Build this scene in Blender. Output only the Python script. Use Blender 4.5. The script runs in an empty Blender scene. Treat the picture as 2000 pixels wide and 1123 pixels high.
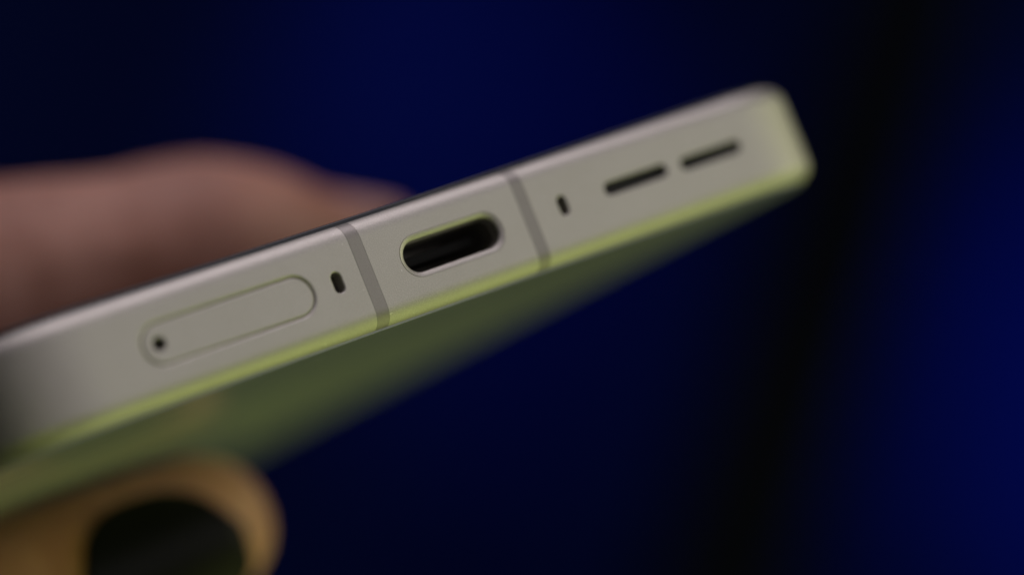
import bpy, bmesh, math, random
from mathutils import Matrix, Vector, Euler
from mathutils.geometry import delaunay_2d_cdt

MM = 0.001
random.seed(4)
scene = bpy.context.scene
COL = scene.collection

# ------------------------------------------------------------------ camera
FPX = 5446.62                       # focal length in pixels of a 2000 px wide frame
cam_data = bpy.data.cameras.new('camera')
cam_data.sensor_fit = 'HORIZONTAL'
cam_data.sensor_width = 36.0
cam_data.lens = FPX / 2000 * 36.0
cam_data.clip_start = 0.01
cam_data.clip_end = 50
cam_data.dof.use_dof = True
cam_data.dof.focus_distance = 0.1975
cam_data.dof.aperture_fstop = 8.0
cam = bpy.data.objects.new('camera', cam_data)
COL.objects.link(cam)
cam.rotation_euler = (math.radians(90), 0, 0)
scene.camera = cam

# pose of the phone as the camera sees it (x right, y down, z forward), millimetres
RX = (0.77160815, -0.27625636, 0.57297756)
RY = (-0.5148313, 0.25781289, 0.81760703)
RZ = (-0.37359014, -0.92585903, 0.05670511)
TT = (-4.25228, -3.13388, 200.56729)
def c2w(v): return Vector((v[0], v[2], -v[1]))
PHONE = Matrix.Identity(4)
for i, v in enumerate((RX, RY, RZ)):
    w = c2w(v)
    for k in range(3): PHONE[k][i] = w[k]
PHONE.translation = c2w(TT) * MM
def P2W(x, y, z): return PHONE @ Vector((x * MM, y * MM, z * MM))

# ------------------------------------------------------------------ world, exposure
world = bpy.data.worlds.new('World')
scene.world = world
world.use_nodes = True
wb = world.node_tree.nodes['Background']
wb.inputs[0].default_value = (0.25, 0.35, 1.0, 1)
wb.inputs[1].default_value = 0.004
scene.view_settings.view_transform = 'Standard'
scene.view_settings.look = 'None'
scene.view_settings.exposure = 0
scene.view_settings.gamma = 1
scene.render.engine = 'CYCLES'
scene.cycles.use_denoising = True
scene.cycles.max_bounces = 6
scene.cycles.sample_clamp_indirect = 4

# ------------------------------------------------------------------ lamps
TARGET = P2W(0, 0, 0)
def area(name, direction, dist, size, power, color, target=None, size_y=None, spread=180):
    d = bpy.data.lights.new(name, 'AREA')
    d.energy = power; d.color = color; d.size = size
    d.spread = math.radians(spread)
    if size_y:
        d.shape = 'RECTANGLE'; d.size_y = size_y
    o = bpy.data.objects.new(name, d)
    COL.objects.link(o)
    tg = target or TARGET
    o.location = tg + Vector(direction).normalized() * dist
    o.rotation_euler = (tg - o.location).to_track_quat('-Z', 'Y').to_euler()
    return o
# directions: x right, y away from the camera, z up
area('key_light', (0.83, -0.30, 0.42), 0.9, 0.8, 1.18, (1.0, 0.95, 0.93))
area('overhead_light', (0.0, 0.06, 0.95), 0.8, 0.7, 2.5, (1.0, 0.89, 0.95))
area('green_light', (0.80, 0.16, -0.56), 0.7, 0.78, 1.4, (0.88, 1.0, 0.32))
area('side_light', (0.87, 0.36, 0.20), 0.8, 0.40, 0.75, (1.0, 1.0, 0.62))
area('front_light', (0.32, -0.9, 0.30), 0.8, 0.8, 0.52, (1.0, 0.90, 0.91))
def spot(name, loc, target, power, color, angle, blend=1.0):
    d = bpy.data.lights.new(name, 'SPOT')
    d.energy = power; d.color = color; d.spot_size = math.radians(angle); d.spot_blend = blend
    d.shadow_soft_size = 0.03
    o = bpy.data.objects.new(name, d); COL.objects.link(o)
    o.location = loc
    o.rotation_euler = (Vector(target) - Vector(loc)).to_track_quat('-Z', 'Y').to_euler()
WALL_Y = 1.5
spot('blue_pool_fill', (-0.05, 0.85, 0.60), (-0.025, WALL_Y, 0.075), 5.8, (0.0, 0.17, 1.0), 23)  # this and the next: unseen spots added to make the backdrop's blue pools
spot('blue_side_light', (0.66, 0.80, 0.15), (0.37, WALL_Y, -0.05), 11.0, (0.0, 0.17, 1.0), 30)
spot('finger_fill', P2W(-9, 46, -14) + Vector((0.12, -0.42, -0.20)), P2W(-8, 46, -17), 4.6, (0.80, 1.0, 0.06), 6.4)  # unseen spot added to brighten the finger under the phone

# ------------------------------------------------------------------ materials
def new_mat(name):
    m = bpy.data.materials.new(name); m.use_nodes = True
    nt = m.node_tree
    return m, nt, nt.nodes['Principled BSDF']
def simple(name, color, rough=0.5, metal=0.0, spec=0.5):
    m, nt, b = new_mat(name)
    b.inputs['Base Color'].default_value = (*color, 1)
    b.inputs['Roughness'].default_value = rough
    b.inputs['Metallic'].default_value = metal
    b.inputs['Specular IOR Level'].default_value = spec
    return m
def noise(nt, scale, detail=2.0, rough=0.5, loc=None):
    tc = nt.nodes.new('ShaderNodeTexCoord')
    n = nt.nodes.new('ShaderNodeTexNoise')
    n.inputs['Scale'].default_value = scale
    n.inputs['Detail'].default_value = detail
    n.inputs['Roughness'].default_value = rough
    nt.links.new(tc.outputs['Object'], n.inputs['Vector'])
    return n
def ramp(nt, src, stops):
    r = nt.nodes.new('ShaderNodeValToRGB')
    while len(r.color_ramp.elements) < len(stops): r.color_ramp.elements.new(0.5)
    for e, (p, c) in zip(r.color_ramp.elements, stops):
        e.position = p; e.color = c if len(c) == 4 else (*c, 1)
    nt.links.new(src, r.inputs['Fac'])
    return r
def satin_metal(name, color, rough, grain=0.35, metal=1.0, smudge=True):
    m, nt, b = new_mat(name)
    b.inputs['Metallic'].default_value = metal
    n1 = noise(nt, 11000, 2)
    n2 = noise(nt, 900, 4, 0.6)
    n3 = noise(nt, 130, 4, 0.6)
    d = 0.10
    r = ramp(nt, n1.outputs['Fac'], [(0.25, tuple(c * (1 - d) for c in color)), (0.75, tuple(min(1, c * (1 + d)) for c in color))])
    n4 = noise(nt, 4200, 1)
    sp = ramp(nt, n4.outputs['Fac'], [(0.775, (0, 0, 0)), (0.80, (1, 1, 1))])
    ms = nt.nodes.new('ShaderNodeMix'); ms.data_type = 'RGBA'
    ms.inputs['B'].default_value = (0.95, 0.94, 0.92, 1)
    nt.links.new(sp.outputs['Color'], ms.inputs['Factor']); nt.links.new(r.outputs['Color'], ms.inputs['A'])
    nt.links.new(ms.outputs['Result'], b.inputs['Base Color'])
    mx = nt.nodes.new('ShaderNodeMath'); mx.operation = 'MULTIPLY_ADD'
    mx.inputs[1].default_value = 0.16; mx.inputs[2].default_value = rough - 0.08
    ad = nt.nodes.new('ShaderNodeMath'); ad.operation = 'MULTIPLY_ADD'
    ad.inputs[1].default_value = 0.5
    hf = nt.nodes.new('ShaderNodeMath'); hf.operation = 'MULTIPLY'; hf.inputs[1].default_value = 0.5
    nt.links.new(n3.outputs['Fac'], hf.inputs[0])
    nt.links.new(n2.outputs['Fac'], ad.inputs[0]); nt.links.new(hf.outputs[0], ad.inputs[2])
    nt.links.new(ad.outputs[0], mx.inputs[0]); nt.links.new(mx.outputs[0], b.inputs['Roughness'])
    bp = nt.nodes.new('ShaderNodeBump')
    bp.inputs['Strength'].default_value = grain; bp.inputs['Distance'].default_value = 0.00002
    nt.links.new(n1.outputs['Fac'], bp.inputs['Height']); nt.links.new(bp.outputs[0], b.inputs['Normal'])
    return m
M = {}
M['metal'] = satin_metal('blasted_aluminium', (0.62, 0.60, 0.56), 0.54, 0.9)
M['band'] = satin_metal('antenna_plastic', (0.40, 0.38, 0.36), 0.5, 0.3, 0.75)
M['glass'] = simple('screen_glass', (0.014, 0.018, 0.030), 0.25)
M['dark'] = simple('dark_mesh', (0.008, 0.008, 0.008), 0.7)
M['mic'] = simple('microphone_grille', (0.05, 0.042, 0.035), 0.6)
M['shell'] = simple('port_steel', (0.42, 0.40, 0.37), 0.55, 1.0)
M['tongue'] = simple('port_plastic', (0.004, 0.004, 0.004), 0.6, 0, 0.2)
M['contact'] = simple('port_contact', (0.03, 0.028, 0.022), 0.5, 1.0)
M['back'] = satin_metal('frosted_back_glass', (0.42, 0.455, 0.52), 0.24, 0.05, 0.0)
M['patch_dark'] = simple('glossy_black', (0.002, 0.002, 0.002), 0.35, 0, 0.12)
M['nail'] = simple('bare_nail', (0.55, 0.30, 0.26), 0.35)
def skin_mat():
    m, nt, b = new_mat('skin')
    n = noise(nt, 75, 5, 0.65)
    r = ramp(nt, n.outputs['Fac'], [(0.38, (0.36, 0.145, 0.10)), (0.62, (0.57, 0.285, 0.225))])
    nt.links.new(r.outputs['Color'], b.inputs['Base Color'])
    b.inputs['Roughness'].default_value = 0.55
    b.inputs['Subsurface Weight'].default_value = 0.15
    b.inputs['Subsurface Radius'].default_value = (1.0, 0.35, 0.2)
    b.inputs['Subsurface Scale'].default_value = 0.003
    n2 = noise(nt, 900, 3, 0.6)
    bp = nt.nodes.new('ShaderNodeBump'); bp.inputs['Strength'].default_value = 0.3; bp.inputs['Distance'].default_value = 0.0003
    nt.links.new(n2.outputs['Fac'], bp.inputs['Height']); nt.links.new(bp.outputs[0], b.inputs['Normal'])
    return m
M['skin'] = skin_mat()
def cloth_mat(name, c0, c1):
    m, nt, b = new_mat(name)
    n = noise(nt, 7, 3)
    r = ramp(nt, n.outputs['Fac'], [(0.3, c0), (0.7, c1)])
    nt.links.new(r.outputs['Color'], b.inputs['Base Color'])
    b.inputs['Roughness'].default_value = 0.9
    b.inputs['Specular IOR Level'].default_value = 0.1
    return m
M['backdrop'] = cloth_mat('blue_backdrop', (0.003, 0.010, 0.115), (0.004, 0.014, 0.135))
M['black_cloth'] = cloth_mat('black_cloth', (0.004, 0.006, 0.010), (0.007, 0.009, 0.014))

# ------------------------------------------------------------------ mesh helpers
def on_rim(p, h):
    a, b = p.x / MM - h[0], p.z / MM - h[1]
    if h[5]: a, b = b, -a
    c = (h[2] - h[3]) / 2
    a -= max(-c, min(c, a))
    return abs(math.hypot(a, b) - h[3] / 2 - h[4]) < 2e-3
def link(name, bm, mat, parent=None, smooth=True, weighted=True, rims=None):
    me = bpy.data.meshes.new(name)
    bm.normal_update(); bm.to_mesh(me); bm.free()
    me.materials.append(mat)
    for p in me.polygons: p.use_smooth = smooth
    o = bpy.data.objects.new(name, me); COL.objects.link(o)
    if parent: o.parent = parent
    if smooth:
        me.set_sharp_from_angle(angle=math.radians(50))
        if rims:
            att = me.attributes.get('sharp_edge') or me.attributes.new('sharp_edge', 'BOOLEAN', 'EDGE')
            for e in me.edges:
                a, b = (me.vertices[i].co for i in e.vertices)
                if abs(a.y - rims[0]) < 1e-8 and abs(b.y - rims[0]) < 1e-8 and any(on_rim(a, h) and on_rim(b, h) for h in rims[1]):
                    att.data[e.index].value = True
    if weighted and smooth:
        w = o.modifiers.new('weighted', 'WEIGHTED_NORMAL'); w.weight = 80; w.keep_sharp = True
    return o

W2, T2, LEN, RAD, NEXP, RE = 39.3, 4.02, 163.0, 10.0, 2.3, 1.45
XS = W2 - RAD
def outline():
    """outer outline from (XS,0) counter-clockwise (right corner, right side, top, left side) to (-XS,0) with inward normals"""
    pts = []
    n = 20
    def corner(cx, cy, sx, sy, rev):
        out = []
        for k in range(n + 1):
            a = math.pi / 2 * k / n
            c, s = math.sin(a), math.cos(a)
            ex = 2 / NEXP
            px, py = RAD * c ** ex if c > 1e-9 else 0, RAD * s ** ex if s > 1e-9 else 0
            gx, gy = (px / RAD) ** (NEXP - 1), (py / RAD) ** (NEXP - 1)
            l = math.hypot(gx, gy)
            out.append((cx + sx * px, cy + sy * py, -sx * gx / l, -sy * gy / l))
        return out[::-1] if rev else out
    pts += corner(XS, RAD, 1, -1, False)
    pts += corner(XS, LEN - RAD, 1, 1, True)
    pts += corner(-XS, LEN - RAD, -1, 1, False)
    pts += corner(-XS, RAD, -1, -1, True)
    return pts
OUT = outline()
ZF = T2 - RE
NARC = 8
def frame_profile():
    pr = [(2.3, T2)]
    for k in range(NARC + 1):
        t = math.pi / 2 * k / NARC
        pr.append((RE * (1 - math.sin(t)), T2 - RE + RE * math.cos(t)))
    bot = [(i, -z) for i, z in pr[::-1]]
    return pr + bot
PROF = frame_profile()
def V(bm, x, y, z): return bm.verts.new((x * MM, y * MM, z * MM))

def stadium(cx, cz, L, H, off=0.0, vertical=False, n=14):
    r = H / 2 + off; c = (L - H) / 2
    pts = []
    for s in (1, -1):
        for k in range(n + 1):
            a = math.pi * k / n - math.pi / 2
            if s == -1: a += math.pi
            pts.append((s * c + r * math.cos(a), r * math.sin(a)))
    if vertical: pts = [(-b, a) for a, b in pts]
    return [(cx + a, cz + b) for a, b in pts]
def inside_stadium(x, z, cx, cz, L, H, off, vertical):
    a, b = x - cx, z - cz
    if vertical: a, b = b, -a
    c = (L - H) / 2
    a = a - max(-c, min(c, a))
    return math.hypot(a, b) < (H / 2 + off) - 1e-4

def plate(bm, boundary, holes, y=0.0):
    """flat triangulated face in the XZ plane with stadium holes; holes: (cx,cz,L,H,off,vertical)"""
    verts = []; edges = []
    def loop(pts):
        i0 = len(verts); verts.extend(Vector(p) for p in pts); n = len(pts)
        edges.extend((i0 + k, i0 + (k + 1) % n) for k in range(n))
    loop(boundary)
    for h in holes: loop(stadium(h[0], h[1], h[2], h[3], h[4], h[5]))
    vo, eo, fo, *_ = delaunay_2d_cdt(verts, edges, [], 1, 1e-6)
    bv = [V(bm, p[0], y, p[1]) for p in vo]
    for f in fo:
        cx = sum(vo[i][0] for i in f) / 3; cz = sum(vo[i][1] for i in f) / 3
        if any(inside_stadium(cx, cz, *h) for h in holes): continue
        try: bm.faces.new([bv[i] for i in f])
        except ValueError: pass
def hole_walls(bm, h, prof, cap=False):
    """rings along prof [(offset, depth)] of the stadium h"""
    rings = [[V(bm, x, d, z) for x, z in stadium(h[0], h[1], h[2], h[3], o, h[5])] for o, d in prof]
    for a, b in zip(rings, rings[1:]):
        n = len(a)
        for k in range(n): bm.faces.new((a[k], a[(k + 1) % n], b[(k + 1) % n], b[k]))
    if cap: bm.faces.new(rings[-1])
def fillet(fr, depth, m=5):
    p = [(fr * (1 - math.sin(math.pi / 2 * k / m)), fr * (1 - math.cos(math.pi / 2 * k / m))) for k in range(m + 1)]
    return p + [(0.0, depth)]

def straight_strip(bm, x0, x1):
    """rounded upper and lower edges of the bottom side between x0 and x1, and its end walls"""
    top = PROF[:NARC + 2]; bot = PROF[NARC + 2:]
    for pr in (top, bot):
        a = [V(bm, x0, i, z) for i, z in pr]; b = [V(bm, x1, i, z) for i, z in pr]
        for k in range(len(pr) - 1): bm.faces.new((a[k], a[k + 1], b[k + 1], b[k]))
def end_wall(bm, x, depth=1.2):
    inner = [V(bm, x, i, z) for i, z in PROF[1:-1]]
    bm.faces.new(inner)
def finish(bm):
    bmesh.ops.remove_doubles(bm, verts=bm.verts, dist=1e-7)
    bmesh.ops.recalc_face_normals(bm, faces=bm.faces)

# ------------------------------------------------------------------ the phone
phone = bpy.data.objects.new('smartphone', None)
COL.objects.link(phone)
phone.empty_display_size = 0.02
phone.matrix_world = PHONE
phone['label'] = 'grey metal smartphone seen at its bottom edge, with charging port and speaker slots'
phone['category'] = 'smartphone'

BL, BR, BW, GAP = -7.67, 7.19, 1.04, 0.022
USB = (0.0, 0.0, 8.50, 2.34, 0.45, False)          # dimensions of the clear opening, then the rim offset
USBP = [(0.45, 0.0), (0.445, 0.05), (0.405, 0.05), (0.39, 0.0), (0.32, 0.02), (0.22, 0.06), (0.10, 0.13), (0.03, 0.20), (0.0, 0.28), (0.0, 1.0)]
MICL = (-10.22, 0.03, 1.50, 0.80, 0.13, True)
MICR = (10.45, 0.06, 1.50, 0.80, 0.13, True)
SLOT1 = (17.72, 0.12, 6.25, 1.0, 0.12, False)
SLOT2 = (25.42, 0.06, 6.25, 1.0, 0.12, False)
TRAY = (-19.33, 0.0, 13.93, 2.90, 0.20, False)      # the recess in the frame
TRAYP = [(0.20, 0.0), (0.18, 0.008), (0.05, 0.07), (0.01, 0.11), (0.0, 0.16), (0.0, 1.5)]
PIN = (-25.0, 0.02, 0.95, 0.95, 0.10, False)

bm = bmesh.new()
# perimeter sweep
rows = [[V(bm, x + nx * i, y + ny * i, z) for i, z in PROF] for x, y, nx, ny in OUT]
for a, b in zip(rows, rows[1:]):
    for k in range(len(PROF) - 1): bm.faces.new((a[k], b[k], b[k + 1], a[k + 1]))
# the bottom side in three lengths between the antenna bands
secs = [(-XS, BL - BW / 2 - GAP, [TRAY, MICL]), (BL + BW / 2 + GAP, BR - BW / 2 - GAP, [USB]), (BR + BW / 2 + GAP, XS, [MICR, SLOT1, SLOT2])]
for x0, x1, holes in secs:
    straight_strip(bm, x0, x1)
    plate(bm, [(x0, -ZF), (x1, -ZF), (x1, ZF), (x0, ZF)], holes)
    for xx in (x0, x1):
        if abs(xx) < XS - 0.1: end_wall(bm, xx)
hole_walls(bm, USB, USBP)
hole_walls(bm, TRAY, TRAYP)
for h in (MICL, MICR): hole_walls(bm, h, fillet(0.13, 0.9))
for h in (SLOT1, SLOT2): hole_walls(bm, h, fillet(0.12, 0.40))
finish(bm)
frame = link('frame', bm, M['metal'], phone, rims=(0.0, [USB, TRAY, MICL, MICR, SLOT1, SLOT2]))
frame['label'] = 'sandblasted grey aluminium frame with rounded edges'

for bx in (BL, BR):
    bm = bmesh.new()
    x0, x1 = bx - BW / 2, bx + BW / 2
    straight_strip(bm, x0, x1)
    plate(bm, [(x0, -ZF), (x1, -ZF), (x1, ZF), (x0, ZF)], [])
    end_wall(bm, x0); end_wall(bm, x1)
    finish(bm)
    o = link('antenna_band', bm, M['band'], phone)
    o['label'] = 'darker grey plastic antenna band crossing the frame'

def cap_part(name, h, depth, mat, grow=0.05):
    bm = bmesh.new()
    hole_walls(bm, h, [(grow, depth), (grow, depth + 0.3)], cap=True)
    bm.faces.new([V(bm, x, depth, z) for x, z in stadium(h[0], h[1], h[2], h[3], grow, h[5])])
    finish(bm)
    return link(name, bm, mat, phone)
for h in (MICL, MICR): cap_part('microphone_mesh', h, 0.9, M['mic'])
for h in (SLOT1, SLOT2): cap_part('speaker_mesh', h, 0.40, M['dark'])

# charging port: shell, tongue, contacts
bm = bmesh.new()
h = USB
hole_walls(bm, h, [(0.25, 1.0), (-0.03, 1.0), (-0.06, 1.1), (-0.06, 7.2)], cap=True)
finish(bm)
port = link('charging_port', bm, M['shell'], phone)
bm = bmesh.new()
bmesh.ops.create_cube(bm, size=1.0, matrix=Matrix.Translation((0, 4.7 * MM, 0)) @ Matrix.Diagonal((6.6 * MM, 4.9 * MM, 0.7 * MM, 1)))
bmesh.ops.bevel(bm, geom=list(bm.edges), offset=0.1 * MM, segments=2, affect='EDGES')
tongue = link('port_tongue', bm, M['tongue'], port)
bm = bmesh.new()
for k in range(12):
    bmesh.ops.create_cube(bm, size=1.0, matrix=Matrix.Translation(((-2.75 + 0.5 * k) * MM, 4.6 * MM, -0.36 * MM)) @ Matrix.Diagonal((0.25 * MM, 3.6 * MM, 0.03 * MM, 1)))
link('port_contact', bm, M['contact'], port, smooth=False)

# card tray: a lid with its own rounded edge and an ejector hole
bm = bmesh.new()
g = 0.03
tr = (TRAY[0], TRAY[1], TRAY[2] - 2 * g, TRAY[3] - 2 * g, 0, False)
Y0 = 0.012
edge = 0.14
plate(bm, stadium(*tr[:4], -edge), [PIN], Y0)
hole_walls(bm, tr, [(-edge, Y0), (-edge * 0.7, Y0 + 0.012), (-0.02, Y0 + 0.10), (0, Y0 + 0.16), (0, Y0 + 1.2)])
hole_walls(bm, PIN, [(o, d + Y0) for o, d in fillet(0.10, 2.2)], cap=False)
finish(bm)
tray = link('card_tray', bm, M['metal'], phone, rims=(Y0 * MM, [PIN, (*tr[:4], -edge, False)]))
cap_part('ejector_hole', PIN, 2.2, M['dark'])

# slabs of glass
def slab(name, z0, z1, inset, bev, mat):
    """flat slab following the outline; bev: edge rounding at z1"""
    s = 1 if z1 > z0 else -1
    pr = [(inset, z0)]
    for k in range(5):
        t = math.pi / 2 * k / 4
        pr.append((inset + bev * (1 - math.cos(t)), z1 - s * bev + s * bev * math.sin(t)))
    pr.append((inset + bev + 2.5, z1))
    bm = bmesh.new()
    rows = []
    for i, z in pr:
        ii = min(i, 3.9)
        rows.append([V(bm, x + nx * ii, y + ny * ii, z) for x, y, nx, ny in OUT])
    n = len(OUT)
    for a, b in zip(rows, rows[1:]):
        for k in range(n): bm.faces.new((a[k], a[(k + 1) % n], b[(k + 1) % n], b[k]))
    bm.faces.new(rows[-1]); bm.faces.new(rows[0])
    finish(bm)
    return link(name, bm, mat, phone)
slab('screen_glass', T2 - 0.3, T2 + 0.30, 1.1, 0.2, M['glass'])
slab('back_panel', -T2 + 0.3, -T2 - 0.08, 1.05, 0.04, M['back'])

# ------------------------------------------------------------------ the hand
def build_hand():
    chains = [
        # thumb lying across the screen
        [(34.0, 60, 8.0, 3.7), (31, 60, 8.9, 4.6), (27, 60, 9.7, 5.4), (23.5, 60, 10.6, 6.5), (19.5, 60, 12.0, 8.0), (14, 60, 12.9, 9.3), (7, 61, 13.4, 9.3), (-2, 62, 14.8, 10.0), (-10, 63, 16.0, 10.6), (-26, 69, 16, 12.5), (-50, 88, 4, 17), (-72, 122, -14, 24)],
        # index finger under the back, curled
        [(-1.6, 50, -11.5, 6.9), (-7, 50, -12.1, 7.8), (-15, 51, -12.7, 8.5), (-27, 53, -13.8, 8.9), (-40, 59, -17, 10.0), (-64, 88, -20, 13), (-74, 120, -18, 20)],
        [(-8, 80, -12.4, 7.8), (-20, 81, -13.2, 8.8), (-40, 84, -18, 10), (-68, 104, -22, 13), (-80, 130, -20, 20)],
        [(-10, 98, -12.0, 7.4), (-22, 99, -13, 8.4), (-42, 102, -18, 9.6), (-70, 118, -22, 12), (-84, 138, -20, 19)],
        [(-18, 114, -11.0, 6.4), (-28, 115, -12, 7.4), (-46, 118, -17, 8.4), (-74, 130, -20, 11), (-88, 146, -18, 18)],
        [(-50, 88, 0, 17), (-66, 96, -18, 14), (-74, 120, -16, 22), (-90, 150, -22, 25), (-130, 215, -34, 27), (-200, 330, -55, 34)],
        [(-66, 90, -18, 13), (-70, 110, -20, 14), (-74, 124, -20, 14)],
    ]
    bm = bmesh.new()
    for ch in chains:
        for (a, b) in zip(ch, ch[1:]):
            pa, pb = Vector(a[:3]), Vector(b[:3])
            n = max(2, int((pb - pa).length / (min(a[3], b[3]) * 0.16)))
            for k in range(n + 1):
                t = k / n
                p = pa.lerp(pb, t); r = a[3] + (b[3] - a[3]) * t
                bmesh.ops.create_icosphere(bm, subdivisions=2, radius=r * MM, matrix=Matrix.Translation(p * MM))
    me = bpy.data.meshes.new('tmp'); bm.to_mesh(me); bm.free()
    o = bpy.data.objects.new('tmp', me); COL.objects.link(o)
    rm = o.modifiers.new('r', 'REMESH'); rm.mode = 'VOXEL'; rm.voxel_size = 1.3 * MM
    sm = o.modifiers.new('s', 'SMOOTH'); sm.iterations = 6; sm.factor = 0.5
    dg = bpy.context.evaluated_depsgraph_get()
    me2 = bpy.data.meshes.new_from_object(o.evaluated_get(dg))
    bpy.data.objects.remove(o); bpy.data.meshes.remove(me)
    me2.name = 'person'
    me2.materials.clear(); me2.materials.append(M['skin'])
    for p in me2.polygons: p.use_smooth = True
    h = bpy.data.objects.new('person', me2); COL.objects.link(h)
    h.matrix_world = PHONE
    h['label'] = 'blurred bare hand holding the phone, thumb over the screen and fingertip beneath'
    h['category'] = 'hand'
    return h
hand = build_hand()

def nail(base, tip, n, r0, r1, mat, half=0.95, lift=0.25):
    """curved nail-shaped plate from base to tip along the finger axis, facing n"""
    A, B = Vector(base), Vector(tip)
    ax = (B - A).normalized(); n = Vector(n); n = (n - ax * n.dot(ax)).normalized(); s = ax.cross(n)
    bm = bmesh.new(); NU, NV = 14, 14
    grid = []
    L = (B - A).length
    for i in range(NU + 1):
        u = i / NU
        row = []
        for j in range(NV + 1):
            v = j / NV * 2 - 1
            # rounded ends: the outline narrows at both ends
            w = half * (1 - abs(2 * u - 1) ** 2.6) ** 0.6 if 0 < u < 1 else half * 0.25
            w = max(w, half * 0.25)
            r = r0 + (r1 - r0) * u
            drop = 0.2 * max(0, u - 0.6) ** 2 * r * 2
            p = A + ax * (L * u) + (n * math.cos(v * w) + s * math.sin(v * w)) * (r + lift - drop)
            row.append(bm.verts.new(p * MM))
        grid.append(row)
    for i in range(NU):
        for j in range(NV): bm.faces.new((grid[i][j], grid[i + 1][j], grid[i + 1][j + 1], grid[i][j + 1]))
    finish(bm)
    o = link('nail_shape', bm, mat, hand, weighted=False)
    so = o.modifiers.new('thick', 'SOLIDIFY'); so.thickness = 0.5 * MM; so.offset = -1
    return o
fn = nail((-17.0, 51, -12.7), (-0.8, 50, -11.8), (-0.1, -0.93, -0.36), 8.5, 7.1, M['patch_dark'], half=1.02, lift=0.55)  # black nail-shaped plate covering the dark area of the fingertip
fn['label'] = 'dark glossy nail-shaped patch on the finger under the phone'
nail((24.5, 60, 10.2), (35, 60, 7.9), (0, -0.45, 1), 5.8, 3.7, M['nail'], half=0.9, lift=0.0)

# ------------------------------------------------------------------ the background
def backdrop():
    bm = bmesh.new(); NX, NZ = 60, 4
    g = []
    for i in range(NX + 1):
        x = -1.6 + 3.2 * i / NX
        y = WALL_Y + 0.012 * math.sin(x * 21) + 0.008 * math.sin(x * 47 + 1)
        g.append([bm.verts.new((x, y, -1.0 + 2.0 * j / NZ)) for j in range(NZ + 1)])
    for i in range(NX):
        for j in range(NZ): bm.faces.new((g[i][j], g[i + 1][j], g[i + 1][j + 1], g[i][j + 1]))
    finish(bm)
    o = link('backdrop', bm, M['backdrop'], weighted=False)
    o['kind'] = 'structure'
backdrop()
def px(u, v, y): return Vector(((u - 1000) / FPX * y, y, -(v - 561.5) / FPX * y))
def post():
    a, b = px(1890, -350, 1.3), px(1300, 1500, 1.3)
    bm = bmesh.new()
    d = (b - a); L = d.length
    bmesh.ops.create_cone(bm, cap_ends=True, segments=24, radius1=0.036, radius2=0.028, depth=L)
    o = link('dark_post', bm, M['black_cloth'], weighted=False)
    o.location = (a + b) / 2
    o.rotation_euler = d.to_track_quat('-Z', 'Y').to_euler()
    o['label'] = 'blurred dark leaning upright shape behind the right end of the phone'
    o['category'] = 'post'
post()
